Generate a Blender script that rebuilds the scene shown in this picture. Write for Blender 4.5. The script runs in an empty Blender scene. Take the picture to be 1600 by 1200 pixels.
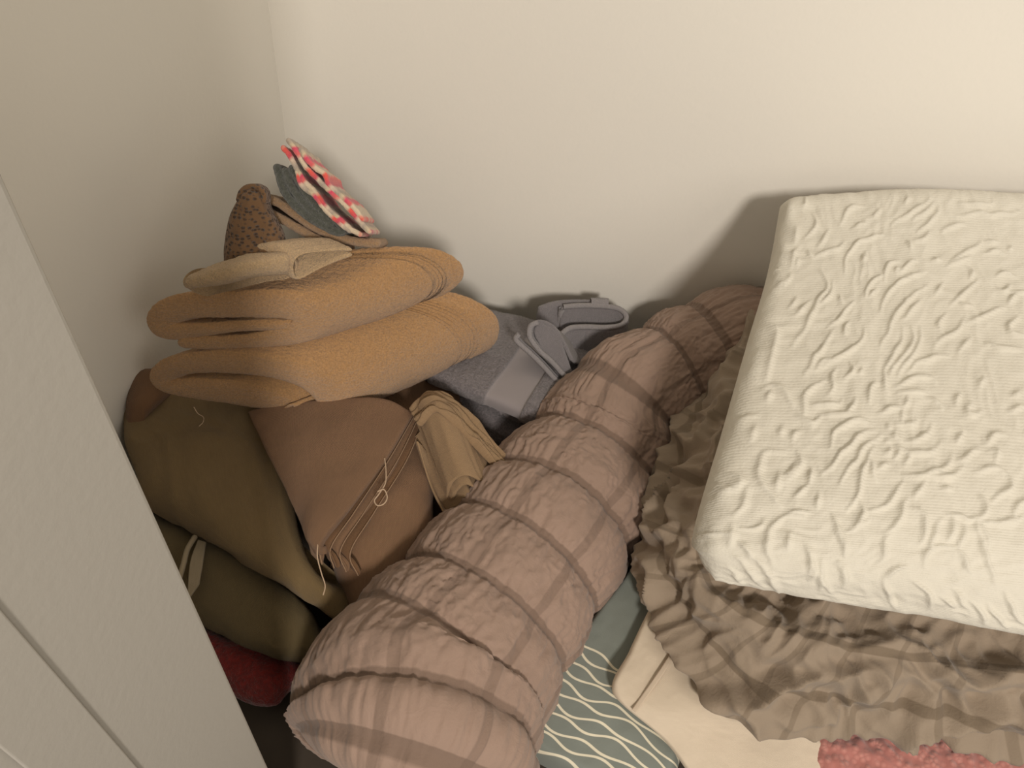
import bpy, math, random
import numpy as np
from mathutils import Matrix, Vector

# ------------------------------------------------------------------ camera
F_PX = 1200.0                       # focal length in pixels of the 1600x1200 frame
CAM = np.array([0.0, 0.0, 1.04])
def cam_axes(yaw, pitch, roll):
    yaw, pitch, roll = map(math.radians, (yaw, pitch, roll))
    f = np.array([-math.sin(yaw)*math.cos(pitch), math.cos(yaw)*math.cos(pitch), -math.sin(pitch)])
    r = np.array([math.cos(yaw), math.sin(yaw), 0.0]); u = np.cross(r, f)
    c, s = math.cos(roll), math.sin(roll)
    return c*r+s*u, -s*r+c*u, f
RT, UP, FW = cam_axes(11, 47.5, 8.5)
cd = bpy.data.cameras.new('camera'); cam = bpy.data.objects.new('camera', cd)
bpy.context.scene.collection.objects.link(cam)
cd.sensor_fit = 'HORIZONTAL'; cd.sensor_width = 36.0; cd.lens = 36.0*F_PX/1600.0
cd.clip_start = 0.01; cd.clip_end = 50
cam.matrix_world = Matrix(((RT[0], UP[0], -FW[0], CAM[0]), (RT[1], UP[1], -FW[1], CAM[1]),
                           (RT[2], UP[2], -FW[2], CAM[2]), (0, 0, 0, 1)))
sc = bpy.context.scene; sc.camera = cam

# ------------------------------------------------------------------ light and exposure
sc.view_settings.view_transform = 'Standard'; sc.view_settings.look = 'None'
sc.view_settings.gamma = 1.0; sc.view_settings.use_curve_mapping = False
sc.view_settings.exposure = 0.33
w = bpy.data.worlds.new('world'); sc.world = w; w.use_nodes = True
w.node_tree.nodes['Background'].inputs['Color'].default_value = (1.0, 0.92, 0.80, 1)
w.node_tree.nodes['Background'].inputs['Strength'].default_value = 0.33
def area(name, loc, target, size, power, color):
    l = bpy.data.lights.new(name, 'AREA'); l.shape = 'DISK'; l.size = size; l.energy = power; l.color = color
    o = bpy.data.objects.new(name, l); sc.collection.objects.link(o)
    o.location = loc
    o.rotation_euler = (Vector(target)-Vector(loc)).to_track_quat('-Z', 'Y').to_euler()
    return o
area('room_ceiling_light', (1.07, -2.30, 2.67), (0.0, 0.9, 0.3), 0.46, 72, (1.0, 0.92, 0.84))
area('soft_fill_light', (1.55, -0.9, 1.75), (0.0, 0.9, 0.3), 1.2, 8, (1.0, 0.91, 0.82))  # broad fill lamp added from the right to soften shade; not a window

# ------------------------------------------------------------------ helpers
YB, XL = 1.0515, -0.6605            # back wall and left wall
rng = np.random.RandomState(7)
def ray(px, py): return RT*(px-800)/F_PX - UP*(py-600)/F_PX + FW
def P(px, py, z):                   # the world point seen at a pixel at height z
    d = ray(px, py); return CAM + d*(z-CAM[2])/d[2]
def PY(px, py, y):                  # ... on the vertical plane at depth y
    d = ray(px, py); return CAM + d*(y-CAM[1])/d[1]
def PP(px, py, O, N):
    d = ray(px, py); return CAM + d*(np.dot(O-CAM, N)/np.dot(d, N))
def proj(Q):
    D = np.asarray(Q)-CAM; k = F_PX/(D@FW)
    return 800+(D@RT)*k, 600-(D@UP)*k
def unit(v): v = np.asarray(v, float); return v/(np.linalg.norm(v, axis=-1, keepdims=True)+1e-12)

_p = rng.permutation(512); _p = np.concatenate([_p, _p, _p])
_g = unit(rng.normal(size=(512, 3)))
def pn(x, y, z=0.0):                # gradient noise, about -0.5..0.5
    x, y, z = np.broadcast_arrays(np.asarray(x, float), np.asarray(y, float), np.asarray(z, float))
    xi, yi, zi = np.floor(x).astype(int), np.floor(y).astype(int), np.floor(z).astype(int)
    xf, yf, zf = x-xi, y-yi, z-zi
    f = lambda t: t*t*t*(t*(t*6-15)+10)
    u, v, w_ = f(xf), f(yf), f(zf); out = 0
    for a in (0, 1):
        for b in (0, 1):
            for c in (0, 1):
                h = _p[(_p[(_p[(xi+a) & 511]+yi+b) & 511]+zi+c) & 511]; g = _g[h]
                d = g[..., 0]*(xf-a)+g[..., 1]*(yf-b)+g[..., 2]*(zf-c)
                out = out + d*(u if a else 1-u)*(v if b else 1-v)*(w_ if c else 1-w_)
    return out
def fbm(x, y, z=0.0, o=3, k=2.0, g=0.5):
    s, a = 0, 1.0
    for i in range(o):
        s = s+a*pn(x*k**i+17*i, y*k**i+5*i, z*k**i+3*i); a *= g
    return s
def ridge(x, y, z=0.0): return 1-2*np.abs(pn(x, y, z))*1.6

def crom(pts, n):                   # Catmull-Rom through pts, n samples, uniform in parameter
    pts = np.asarray(pts, float)
    Q = np.concatenate([[2*pts[0]-pts[1]], pts, [2*pts[-1]-pts[-2]]])
    t = np.asarray(n, float) if np.ndim(n) else np.linspace(0, 1, n)
    t = t*(len(pts)-1); i = np.clip(t.astype(int), 0, len(pts)-2); f = t-i
    f = f.reshape(f.shape+(1,)*(pts.ndim-1))
    a, b, c, d = Q[i], Q[i+1], Q[i+2], Q[i+3]
    return 0.5*((2*b)+(-a+c)*f+(2*a-5*b+4*c-d)*f**2+(-a+3*b-3*c+d)*f**3)
def resample(pts, ds=None, n=None):
    d = np.r_[0, np.cumsum(np.linalg.norm(np.diff(pts, axis=0), axis=1))]
    n = n or max(4, int(d[-1]/ds)); s = np.linspace(0, d[-1], n)
    return np.stack([np.interp(s, d, pts[:, k]) for k in range(pts.shape[1])], 1), s
def curve(pts, ds): return resample(crom(pts, max(200, len(pts)*30)), ds)

def link(o, parent=None):
    sc.collection.objects.link(o)
    if parent is not None: o.parent = parent
    return o
def mesh(name, V, Fq, m, uv=None, parent=None):
    V = np.asarray(V, np.float32).reshape(-1, 3); Fq = np.asarray(Fq, np.int32)
    me = bpy.data.meshes.new(name); nf, k = Fq.shape
    me.vertices.add(len(V)); me.vertices.foreach_set('co', V.ravel())
    me.loops.add(nf*k); me.loops.foreach_set('vertex_index', Fq.ravel())
    me.polygons.add(nf); me.polygons.foreach_set('loop_start', np.arange(nf, dtype=np.int32)*k)
    me.polygons.foreach_set('loop_total', np.full(nf, k, np.int32))
    me.polygons.foreach_set('use_smooth', np.ones(nf, bool))
    me.update(calc_edges=True)
    if uv is not None:
        l = me.uv_layers.new(name='UVMap'); l.data.foreach_set('uv', np.asarray(uv, np.float32).reshape(-1, 2)[Fq.ravel()].ravel())
    me.validate(); me.materials.append(m)
    return link(bpy.data.objects.new(name, me), parent)
def quads(nu, nv, cu=False, cv=False, off=0):
    I = np.arange(nu*nv).reshape(nu, nv)+off
    if cu: I = np.concatenate([I, I[:1]], 0)
    if cv: I = np.concatenate([I, I[:, :1]], 1)
    return np.stack([I[:-1, :-1], I[1:, :-1], I[1:, 1:], I[:-1, 1:]], -1).reshape(-1, 4)
def grid_normals(G):
    return unit(np.cross(np.gradient(G, axis=0), np.gradient(G, axis=1)))
def box(name, lo, hi, m, parent=None, bev=0.0):
    x0, y0, z0 = lo; x1, y1, z1 = hi
    V = [(x, y, z) for x in (x0, x1) for y in (y0, y1) for z in (z0, z1)]
    Fq = [(0, 1, 3, 2), (4, 6, 7, 5), (0, 4, 5, 1), (2, 3, 7, 6), (0, 2, 6, 4), (1, 5, 7, 3)]
    o = mesh(name, V, Fq, m, parent=parent)
    for p in o.data.polygons: p.use_smooth = False
    if bev:
        b = o.modifiers.new('bevel', 'BEVEL'); b.width = bev; b.segments = 3
    return o
def tag(o, label, cat=None, group=None):
    o['label'] = label
    if cat: o['category'] = cat
    if group: o['group'] = group
    return o
def empty(name, loc):
    o = bpy.data.objects.new(name, None); o.location = loc; o.empty_display_size = 0.02; sc.collection.objects.link(o); return o
def adopt(root, *obs):              # parent parts under an Empty without moving them
    bpy.context.view_layer.update()
    for o in obs: o.parent = root; o.matrix_parent_inverse = Matrix.Translation(-Vector(root.location))
def struct(o): o['kind'] = 'structure'; return o

def eparams(L, r, ds):
    """parameters 0..1 with dense cosine spacing within r of both ends"""
    k = 9; a = r*(1-np.cos(np.linspace(0, np.pi/2, k)))[:-1]
    n = max(3, int((L-2*r)/ds)); m_ = np.linspace(r, L-r, n)
    return np.concatenate([a, m_, (L-a)[::-1]])/L
def eround(d, r): q = np.clip(1-d/r, 0, 1); return np.sqrt(np.clip(1-q*q, 0, 1))

def slab(name, ctrl, thick, m, ds=0.004, r=None, disp=None, parent=None, warp=None, uvs=1.0, flat=0.5):
    """closed folded-cloth slab whose upper face passes through the ctrl grid (rows u, columns v)"""
    C = np.asarray(ctrl, float)
    Lu = np.mean(np.linalg.norm(np.diff(C, axis=0), axis=-1).sum(0)); Lv = np.mean(np.linalg.norm(np.diff(C, axis=1), axis=-1).sum(1))
    r = min(r or thick*0.6, Lu*.45, Lv*.45)
    u, v = eparams(Lu, r, ds), eparams(Lv, r, ds)
    G = crom(C, u); G = np.swapaxes(crom(np.swapaxes(G, 0, 1), v), 0, 1)
    U, Vv = np.meshgrid(u*Lu, v*Lv, indexing='ij')
    N = grid_normals(G)
    if np.mean(N[..., 2]) < 0: N = -N
    du = np.minimum(U, Lu-U); dv = np.minimum(Vv, Lv-Vv)
    E = (eround(du, r)*eround(dv, r))[..., None]
    H = thick*0.5
    if warp is not None: G = G+warp(U, Vv, G)*E**0.3
    Mid = G-N*H
    D = disp(U, Vv, G)[..., None] if disp else 0
    top = Mid+N*(H+D)*E + (N*D*(1-E)*0.75)
    bot = Mid-N*H*E*1.0
    nu, nv = U.shape
    I = np.arange(nu*nv).reshape(nu, nv); B = I+nu*nv
    B[0] = I[0]; B[-1] = I[-1]; B[:, 0] = I[:, 0]; B[:, -1] = I[:, -1]
    q = lambda J: np.stack([J[:-1, :-1], J[1:, :-1], J[1:, 1:], J[:-1, 1:]], -1).reshape(-1, 4)
    Fq = np.concatenate([q(I), q(B)[:, ::-1]])
    if np.mean(np.cross(G[1, 0]-G[0, 0], G[0, 1]-G[0, 0])[2]) < 0: Fq = Fq[:, ::-1]
    uv = np.stack([U, Vv], -1).reshape(-1, 2)*uvs
    return mesh(name, np.concatenate([top.reshape(-1, 3), bot.reshape(-1, 3)]), Fq, m, np.concatenate([uv, uv]), parent)

def ribbon(name, pts, thick, N, ext, m, parent=None, ds=0.003, dv=0.004, r=None, disp=None, tfun=None, droop=None, tl=None):
    """thick cloth ribbon following 3D points pts (in a plane of normal N), swept along the offsets ext"""
    N = unit(N); Q, s = curve(pts, ds); T = unit(np.gradient(Q, axis=0)); W = unit(np.cross(N, T))
    h = np.full(len(s), thick*0.5)
    if tfun is not None: h = h*tfun(s/s[-1])
    if tl is not None:
        M_ = 60*(len(pts)-1)+1; dn_ = crom(pts, M_); al = np.r_[0, np.cumsum(np.linalg.norm(np.diff(dn_, axis=0), axis=1))]
        h = np.interp(np.linspace(0, 1, len(Q)), al[::60]/al[-1], np.asarray(tl)*.5)
        kk = min(15, len(h)//3*2-1); h = np.convolve(np.pad(h, kk//2, mode='edge'), np.ones(kk)/kk, 'valid')[:len(Q)]
    ext = np.asarray(ext, float); ex, _ = resample(crom(ext, 100), n=100)
    L = np.linalg.norm(np.diff(ex, axis=0), axis=1).sum(); r = r or thick*0.5
    v = eparams(L, min(r, L*.45), dv); X = crom(ex, v)
    k = 7; A = np.linspace(0, np.pi, k+2)[1:-1]
    # outline as (centre point, offset direction)
    Cc = np.concatenate([Q, np.repeat(Q[-1:], k, 0), Q[::-1], np.repeat(Q[:1], k, 0)])
    Od = np.concatenate([W*h[:, None],
                         [(W[-1]*np.cos(a)+T[-1]*np.sin(a))*h[-1] for a in A],
                         -W[::-1]*h[::-1, None],
                         [(-W[0]*np.cos(a)-T[0]*np.sin(a))*h[0] for a in A]])
    S = np.concatenate([s, np.full(k, s[-1]), s[::-1], np.full(k, 0)])
    e = eround(np.minimum(v, 1-v)*L, min(r, L*.45))
    G = Cc[None]+Od[None]*e[:, None, None]+X[:, None]
    VV = np.repeat((v*L)[:, None], len(S), 1); SS = np.repeat(S[None], len(v), 0)
    if disp:
        Gn = np.repeat(unit(Od)[None], len(v), 0)
        G = G+Gn*disp(SS, VV, G, s[-1], L)[..., None]*e[:, None, None]
    if droop: G = G+droop(SS/s[-1], VV/L, G)
    Fq = quads(len(v), len(S), cv=True)
    uv = np.stack([SS, VV], -1)
    o = mesh(name, G, Fq, m, uv, parent)
    return o

def fix_normals(o):
    import bmesh
    bm = bmesh.new(); bm.from_mesh(o.data); bmesh.ops.recalc_face_normals(bm, faces=bm.faces); bm.to_mesh(o.data); bm.free()

def thread(name, pts, r, m, parent=None):
    Q, s = curve(pts, 0.002); T = unit(np.gradient(Q, axis=0)); a = unit(np.cross(T, [0.3, 0.2, 1.0])); b = np.cross(T, a)
    th = np.linspace(0, 2*np.pi, 7)[:-1]
    G = Q[:, None]+(a[:, None]*np.cos(th)[None, :, None]+b[:, None]*np.sin(th)[None, :, None])*r
    return mesh(name, G, quads(len(Q), 6, cv=True), m, parent=parent)

# ------------------------------------------------------------------ materials
class NT:
    def __init__(s, name, rough=0.9, sheen=0.0):
        s.m = bpy.data.materials.new(name); s.m.use_nodes = True; s.t = s.m.node_tree; s.n = s.t.nodes
        s.b = s.n['Principled BSDF']; s.b.inputs['Roughness'].default_value = rough
        s.b.inputs['Specular IOR Level'].default_value = 0.2
        if sheen:
            s.b.inputs['Sheen Weight'].default_value = sheen; s.b.inputs['Sheen Roughness'].default_value = 0.6
        s.tc = s.n.new('ShaderNodeTexCoord')
    def new(s, t, **k):
        x = s.n.new('ShaderNode'+t)
        for a, b in k.items(): setattr(x, a, b)
        return x
    def l(s, a, b): s.t.links.new(a, b)
    def val(s, x, i, v):
        if isinstance(v, (int, float, tuple)): x.inputs[i].default_value = v
        else: s.l(v, x.inputs[i])
    def math(s, op, a, b=0.0, c=0.0):
        x = s.new('Math', operation=op); s.val(x, 0, a); s.val(x, 1, b); s.val(x, 2, c); return x.outputs[0]
    def noise(s, scale, detail=3, rough=0.5, vec=None, dist=0.0):
        x = s.new('TexNoise'); x.inputs['Scale'].default_value = scale; x.inputs['Detail'].default_value = detail
        x.inputs['Roughness'].default_value = rough; x.inputs['Distortion'].default_value = dist
        s.l(vec or s.tc.outputs['Object'], x.inputs['Vector']); return x.outputs['Fac']
    def mix(s, f, a, b):
        x = s.new('Mix', data_type='RGBA'); s.val(x, 0, f)
        for i, c in ((6, a), (7, b)):
            if isinstance(c, tuple): x.inputs[i].default_value = (*c, 1)
            else: s.l(c, x.inputs[i])
        return x.outputs[2]
    def col(s, c):
        if isinstance(c, tuple): s.b.inputs['Base Color'].default_value = (*c, 1)
        else: s.l(c, s.b.inputs['Base Color'])
    def bump(s, h, dist, strength=1.0, prev=None):
        x = s.new('Bump'); x.inputs['Distance'].default_value = dist; x.inputs['Strength'].default_value = strength
        s.l(h, x.inputs['Height'])
        if prev is not None: s.l(prev, x.inputs['Normal'])
        s.l(x.outputs[0], s.b.inputs['Normal']); return x.outputs[0]
    def uv(s):
        x = s.new('SeparateXYZ'); s.l(s.tc.outputs['UV'], x.inputs[0]); return x.outputs[0], x.outputs[1]
    def mapr(s, v, a, b, c=0.0, d=1.0):
        x = s.new('MapRange'); s.val(x, 0, v)
        for i, q in ((1, a), (2, b), (3, c), (4, d)): x.inputs[i].default_value = q
        return x.outputs[0]
def wall_mat(name, c, var=0.04):
    t = NT(name, 0.75); n = t.noise(3.0, 4); c2 = tuple(x*(1-var) for x in c)
    t.col(t.mix(n, c, c2)); t.bump(t.noise(160, 3), 0.0006, 0.4); return t.m
def terry(name, c, dark=0.60, scale=420, sheen=0.35):
    t = NT(name, 0.95, sheen)
    a = t.noise(scale, 3, 0.7); b = t.noise(28, 4, 0.6); c3 = tuple(min(1, x*1.14) for x in c)
    f = t.mapr(a, 0.3, 0.7)
    col = t.mix(f, tuple(x*dark for x in c), c3)
    t.col(t.mix(t.mapr(b, 0.3, 0.75, 0.0, 0.35), col, tuple(x*0.8 for x in c)))
    n1 = t.bump(a, 0.004, 0.8); t.bump(t.noise(90, 3, 0.6), 0.006, 0.35, n1); return t.m
def linen(name, c, scale=1.0, var=0.25, slub=True, bump=0.0006):
    t = NT(name, 0.85, 0.1); u, v = t.uv()
    wu = t.math('SINE', t.math('MULTIPLY', u, 6283*0.7/scale)); wv = t.math('SINE', t.math('MULTIPLY', v, 6283*0.7/scale))
    wv2 = t.math('MULTIPLY', wu, wv)
    mp = t.new('Mapping'); mp.inputs['Scale'].default_value = (1, 9, 1); t.l(t.tc.outputs['UV'], mp.inputs[0])
    n = t.noise(60, 4, 0.6, mp.outputs[0]); big = t.noise(7, 3, 0.5)
    f = t.math('ADD', t.math('MULTIPLY', wv2, 0.12), t.math('ADD', t.math('MULTIPLY', n, 0.6), t.math('MULTIPLY', big, 0.5)))
    t.col(t.mix(t.mapr(f, 0.25, 0.85), tuple(x*(1-var) for x in c), tuple(min(1, x*(1+var*.4)) for x in c)))
    b1 = t.bump(wv2, bump, 0.5); t.bump(t.noise(45, 4, 0.6), 0.002, 0.25, b1); return t.m

M = {}
M['wall'] = wall_mat('wall_paint', (0.85, 0.815, 0.735))
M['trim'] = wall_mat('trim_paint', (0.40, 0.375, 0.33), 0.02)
M['floor'] = linen('dark_carpet', (0.055, 0.042, 0.030))
M['tan'] = terry('tan_terry', (0.50, 0.275, 0.108))
M['tan2'] = terry('pale_tan_terry', (0.56, 0.38, 0.20), scale=520)
M['tanwash'] = terry('brown_tan_terry', (0.42, 0.25, 0.12), scale=520)
M['grey'] = terry('grey_blue_terry', (0.235, 0.215, 0.235), 0.55, 300)
M['greyflat'] = terry('grey_blue_flat', (0.215, 0.195, 0.20), 0.9, 600)
M['greyhem'] = terry('grey_hem', (0.30, 0.275, 0.275), 0.9, 500)
M['sage'] = terry('sage_knit', (0.085, 0.09, 0.07), 0.5, 330)
M['olive'] = linen('olive_brown_linen', (0.20, 0.135, 0.06), 1.2)
M['olive2'] = linen('deep_olive_linen', (0.15, 0.11, 0.05), 1.2)
M['tape'] = linen('cotton_tape', (0.36, 0.29, 0.19), 0.8)
M['brown'] = linen('brown_twill', (0.225, 0.128, 0.07), 1.4)
M['brown2'] = linen('brown_twill_dark', (0.18, 0.095, 0.045), 1.4)
M['brownedge'] = linen('brown_frayed_edge', (0.33, 0.21, 0.125))
M['linen'] = linen('natural_linen', (0.32, 0.21, 0.115), 1.3)
M['cream'] = linen('cream_cotton', (0.71, 0.60, 0.46), 0.8, 0.06, bump=0.0002)
M['creamhem'] = linen('cream_hem', (0.60, 0.49, 0.37), 0.8, 0.06, bump=0.0002)
M['red'] = terry('red_terry', (0.22, 0.012, 0.008), 0.35, 160)
M['thread'] = linen('thread', (0.55, 0.40, 0.27))

def seersucker(name, c, cd_, k=0.09, wdt=0.062):
    """UV in metres-like units: one check = 1.0"""
    t = NT(name, 0.8, 0.15); u, v = t.uv()
    def strip(x):
        fr = t.math('ABSOLUTE', t.math('SUBTRACT', t.math('FRACT', t.math('ADD', x, 0.5)), 0.5))
        return t.mapr(fr, wdt*0.85, wdt*1.15, 1.0, 0.0)
    s1, s2 = strip(u), strip(v)
    f = t.math('ADD', t.math('MULTIPLY', s1, 0.85), t.math('MULTIPLY', s2, 0.55))
    n = t.noise(9, 3); base = t.mix(n, tuple(x*0.92 for x in c), tuple(x*1.06 for x in c))
    t.col(t.mix(t.math('MINIMUM', f, 1.0), base, cd_))
    b1 = t.bump(t.noise(700, 2), 0.0004, 0.4); t.bump(t.noise(60, 3, 0.6, dist=0.6), 0.004, 0.35, b1); return t.m
M['taupe'] = seersucker('taupe_seersucker', (0.32, 0.222, 0.17), (0.185, 0.125, 0.092))
M['taupe2'] = seersucker('taupe_seersucker_bunched', (0.30, 0.235, 0.17), (0.18, 0.135, 0.09))

def quilt_mat():
    t = NT('white_matelasse', 0.8, 0.15); u, v = t.uv()
    r = t.math('SINE', t.math('MULTIPLY', u, 6283/3.2)); n = t.noise(350, 2)
    h = t.math('ADD', t.math('MULTIPLY', r, 0.22), n)
    t.col(t.mix(t.noise(5, 2), (0.64, 0.60, 0.505), (0.69, 0.655, 0.56)))
    b1 = t.bump(h, 0.0012, 0.35); t.bump(t.noise(110, 3, 0.6), 0.003, 0.3, b1); return t.m
M['quilt'] = quilt_mat()

def teal_mat():
    """sage teal cotton; the hem border carries pairs of wavy cream lines (UV in metres)"""
    t = NT('teal_cotton_wavy_lines', 0.8, 0.1); u, v = t.uv()
    w1 = t.math('MULTIPLY', t.math('SINE', t.math('ADD', t.math('MULTIPLY', u, 105.0), t.math('MULTIPLY', v, 30.0))), 0.0030)
    def lines(sign, off, wid):
        x = t.math('ADD', v, t.math('MULTIPLY', w1, sign))
        fr = t.math('FRACT', t.math('ADD', t.math('DIVIDE', x, 0.0245), off))
        d = t.math('ABSOLUTE', t.math('SUBTRACT', fr, 0.5))
        return t.mapr(d, wid*0.8, wid*1.2, 1.0, 0.0)
    f = t.math('MAXIMUM', lines(1.0, 0.0, 0.055), lines(-1.0, 0.42, 0.055))
    mask = t.mapr(v, 0.215, 0.218)
    f = t.math('MULTIPLY', f, mask)
    base = t.mix(t.noise(8, 3), (0.185, 0.205, 0.180), (0.225, 0.245, 0.215))
    t.col(t.mix(f, base, (0.74, 0.68, 0.52))); t.bump(t.noise(500, 2), 0.0004, 0.4); return t.m
M['teal'] = teal_mat()

def stripes_mat(name, seed):
    t = NT(name, 0.9, 0.3); u, v = t.uv()
    x = t.math('ADD', t.math('MULTIPLY', u, 15.0), t.math('MULTIPLY', t.noise(60, 3), 0.25))
    x = t.math('FRACT', t.math('ADD', x, seed))
    r = t.new('ValToRGB'); r.color_ramp.interpolation = 'LINEAR'; e = r.color_ramp.elements
    cols = [(0.0, (0.62, 0.50, 0.36)), (0.20, (0.60, 0.48, 0.34)), (0.27, (0.72, 0.10, 0.07)), (0.42, (0.55, 0.07, 0.10)),
            (0.50, (0.62, 0.48, 0.36)), (0.63, (0.36, 0.30, 0.24)), (0.74, (0.58, 0.46, 0.30)), (0.80, (0.62, 0.06, 0.12)), (0.93, (0.66, 0.13, 0.12)), (1.0, (0.62, 0.5, 0.36))]
    e[0].position = 0; e[0].color = (*cols[0][1], 1); e[1].position = 1; e[1].color = (*cols[-1][1], 1)
    for p, c in cols[1:-1]:
        q = e.new(p); q.color = (*c, 1)
    t.l(x, r.inputs[0]); t.col(r.outputs[0]); t.bump(t.noise(350, 2), 0.003, 0.6); return t.m
M['stripe'] = stripes_mat('striped_cotton', 0.1); M['stripe2'] = stripes_mat('striped_cotton_rear', 0.52)

def knit_mat():
    t = NT('brown_mesh_knit', 0.95, 0.2)
    v = t.new('TexVoronoi'); v.inputs['Scale'].default_value = 165; v.inputs['Randomness'].default_value = 0.5
    mp = t.new('Mapping'); mp.inputs['Scale'].default_value = (1.0, 1.0, 1.5); t.l(t.tc.outputs['Object'], mp.inputs[0]); t.l(mp.outputs[0], v.inputs['Vector'])
    f = t.mapr(v.outputs['Distance'], 0.20, 0.44)
    t.col(t.mix(f, (0.06, 0.03, 0.013), (0.155, 0.085, 0.04))); t.bump(t.math('MULTIPLY', 1.0, f), 0.003, 0.9); return t.m
M['knit'] = knit_mat()

def chenille():
    t = NT('pink_chenille', 0.95, 0.5)
    v = t.new('TexVoronoi'); v.inputs['Scale'].default_value = 150; t.l(t.tc.outputs['Object'], v.inputs['Vector'])
    f = t.mapr(v.outputs['Distance'], 0.05, 0.6)
    t.col(t.mix(f, (0.56, 0.25, 0.205), (0.43, 0.165, 0.135))); t.bump(t.math('SUBTRACT', 1.0, f), 0.002, 0.5); return t.m
M['pink'] = chenille()

# ------------------------------------------------------------------ room shell
struct(box('floor', (XL-0.1, -0.7, -0.05), (1.8, YB+0.1, 0.0), M['floor']))
struct(box('wall_back', (XL-0.1, YB, 0.0), (1.8, YB+0.1, 2.3), M['wall']))
struct(box('wall_left', (XL-0.1, -0.12, 0.0), (XL, YB, 2.3), M['wall']))
XJ, YJ = -0.206, 0.162
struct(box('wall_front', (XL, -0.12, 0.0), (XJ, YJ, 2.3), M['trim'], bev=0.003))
# slim moulding on the jamb face
def PX(px, py, x): d = ray(px, py); return CAM+d*(x-CAM[0])/d[0]
yt = PX(100, 1070, XJ)[1]
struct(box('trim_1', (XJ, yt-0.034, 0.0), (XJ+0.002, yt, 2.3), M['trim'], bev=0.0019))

# ------------------------------------------------------------------ folded bedding on the floor, left side
def sheet_disp(a=0.003, k=9, seed=0.0, fine=0.0006):
    return lambda U, V, G: a*fbm(G[..., 0]*k+seed, G[..., 1]*k, G[..., 2]*3, 3)*2+fine*fbm(U*120, V*120, seed, 2)
def rows(*rr): return [[P(*p) for p in r_] for r_ in rr]

# red towel lowest on the floor
tag(slab('red_towel', rows([(290, 960, .05), (340, 985, .055), (430, 1010, .05), (480, 1040, .045)],
                            [(300, 1010, .05), (350, 1040, .055), (420, 1070, .055), (460, 1085, .03)],
                            [(320, 1060, .03), (370, 1100, .03), (415, 1112, .03), (440, 1105, .02)]), 0.03, M['red'], disp=sheet_disp(.004, 20, 3, .002)),
    'dark red towel peeking out low between the white jamb and olive folds', 'towel')

olive_low = slab('olive_sheet', rows(
    [(170, 770, .085), (250, 800, .100), (330, 830, .105), (430, 890, .100), (500, 950, .09)],
    [(180, 840, .080), (270, 870, .100), (350, 900, .108), (440, 950, .105), (512, 1000, .09)],
    [(220, 930, .060), (300, 950, .085), (380, 985, .095), (450, 1010, .095), (512, 1022, .08)],
    [(250, 990, .030), (330, 1000, .055), (390, 1030, .065), (450, 1050, .065), (500, 1045, .05)]), 0.055, M['olive2'], r=0.035, disp=lambda U, V, G: .003*fbm(G[..., 0]*9, G[..., 1]*7, 2.0, 3)*2+.002*ridge(U*7+3*pn(U*5, V*5), V*22)+.0006*fbm(U*120, V*120, 0, 2))
tag(olive_low, 'dark olive folded sheet with a tape hem, lower of the two beside the jamb', 'sheet')
tape = slab('tape', rows([(309, 842, .117), (322, 846, .117)], [(296, 880, .121), (317, 878, .121)], [(292, 940, .115), (311, 912, .118)]), 0.004, M['tape'], ds=.002, r=.002)
cord = thread('cord_trim', [P(305, 838, .118), P(293, 858, .121), P(287, 880, .121), P(280, 905, .115)], .0035, M['tape'])
adopt(olive_low, tape, cord)
tape['label'] = 'pale flat cotton tape'; cord['label'] = 'twisted pale cord'

tag(slab('olive_sheet', rows(
    [(185, 560, .135), (250, 570, .150), (330, 580, .150), (430, 600, .145)],
    [(185, 665, .145), (250, 640, .155), (340, 650, .155), (440, 680, .150)],
    [(190, 705, .143), (280, 690, .158), (370, 700, .160), (455, 740, .150)],
    [(200, 750, .130), (290, 770, .160), (390, 800, .165), (480, 850, .155)],
    [(200, 775, .110), (310, 825, .140), (410, 880, .150), (515, 920, .150)],
    [(235, 800, .085), (320, 845, .105), (420, 905, .120), (545, 998, .105)]), 0.055, M['olive'], r=0.026, disp=lambda U, V, G: .003*fbm(G[..., 0]*7, G[..., 1]*7, 2.0, 3)*2+.0022*ridge(U*7+3*pn(U*5, V*5), V*26)+.0006*fbm(U*120, V*120, 0, 2)),
    'olive brown folded sheet with a long rounded fold, under the tan bath towels', 'sheet')

tag(slab('brown_blanket', rows(
    [(190, 560, .175), (230, 555, .180), (290, 550, .175)], [(180, 610, .180), (232, 605, .185), (280, 600, .175)], [(182, 655, .175), (225, 650, .175), (262, 640, .165)]), 0.10, M['brown2'], disp=sheet_disp(.005, 9, 4)),
    'dark brown folded cloth against the left wall at the very back', 'blanket')

# a wide folded blanket that carries the towels at the back
tag(slab('brown_blanket', rows(
    [(480, 520, .12), (600, 540, .12), (690, 560, .12), (760, 600, .10)],
    [(440, 620, .13), (540, 640, .14), (650, 650, .14), (735, 690, .12)],
    [(470, 740, .13), (580, 760, .14), (680, 790, .13), (740, 810, .12)]), 0.11, M['brown2'], disp=sheet_disp(.004, 8, 5)),
    'dark brown folded cloth showing between the tan towel and the crumpled linen', 'blanket')

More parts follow.
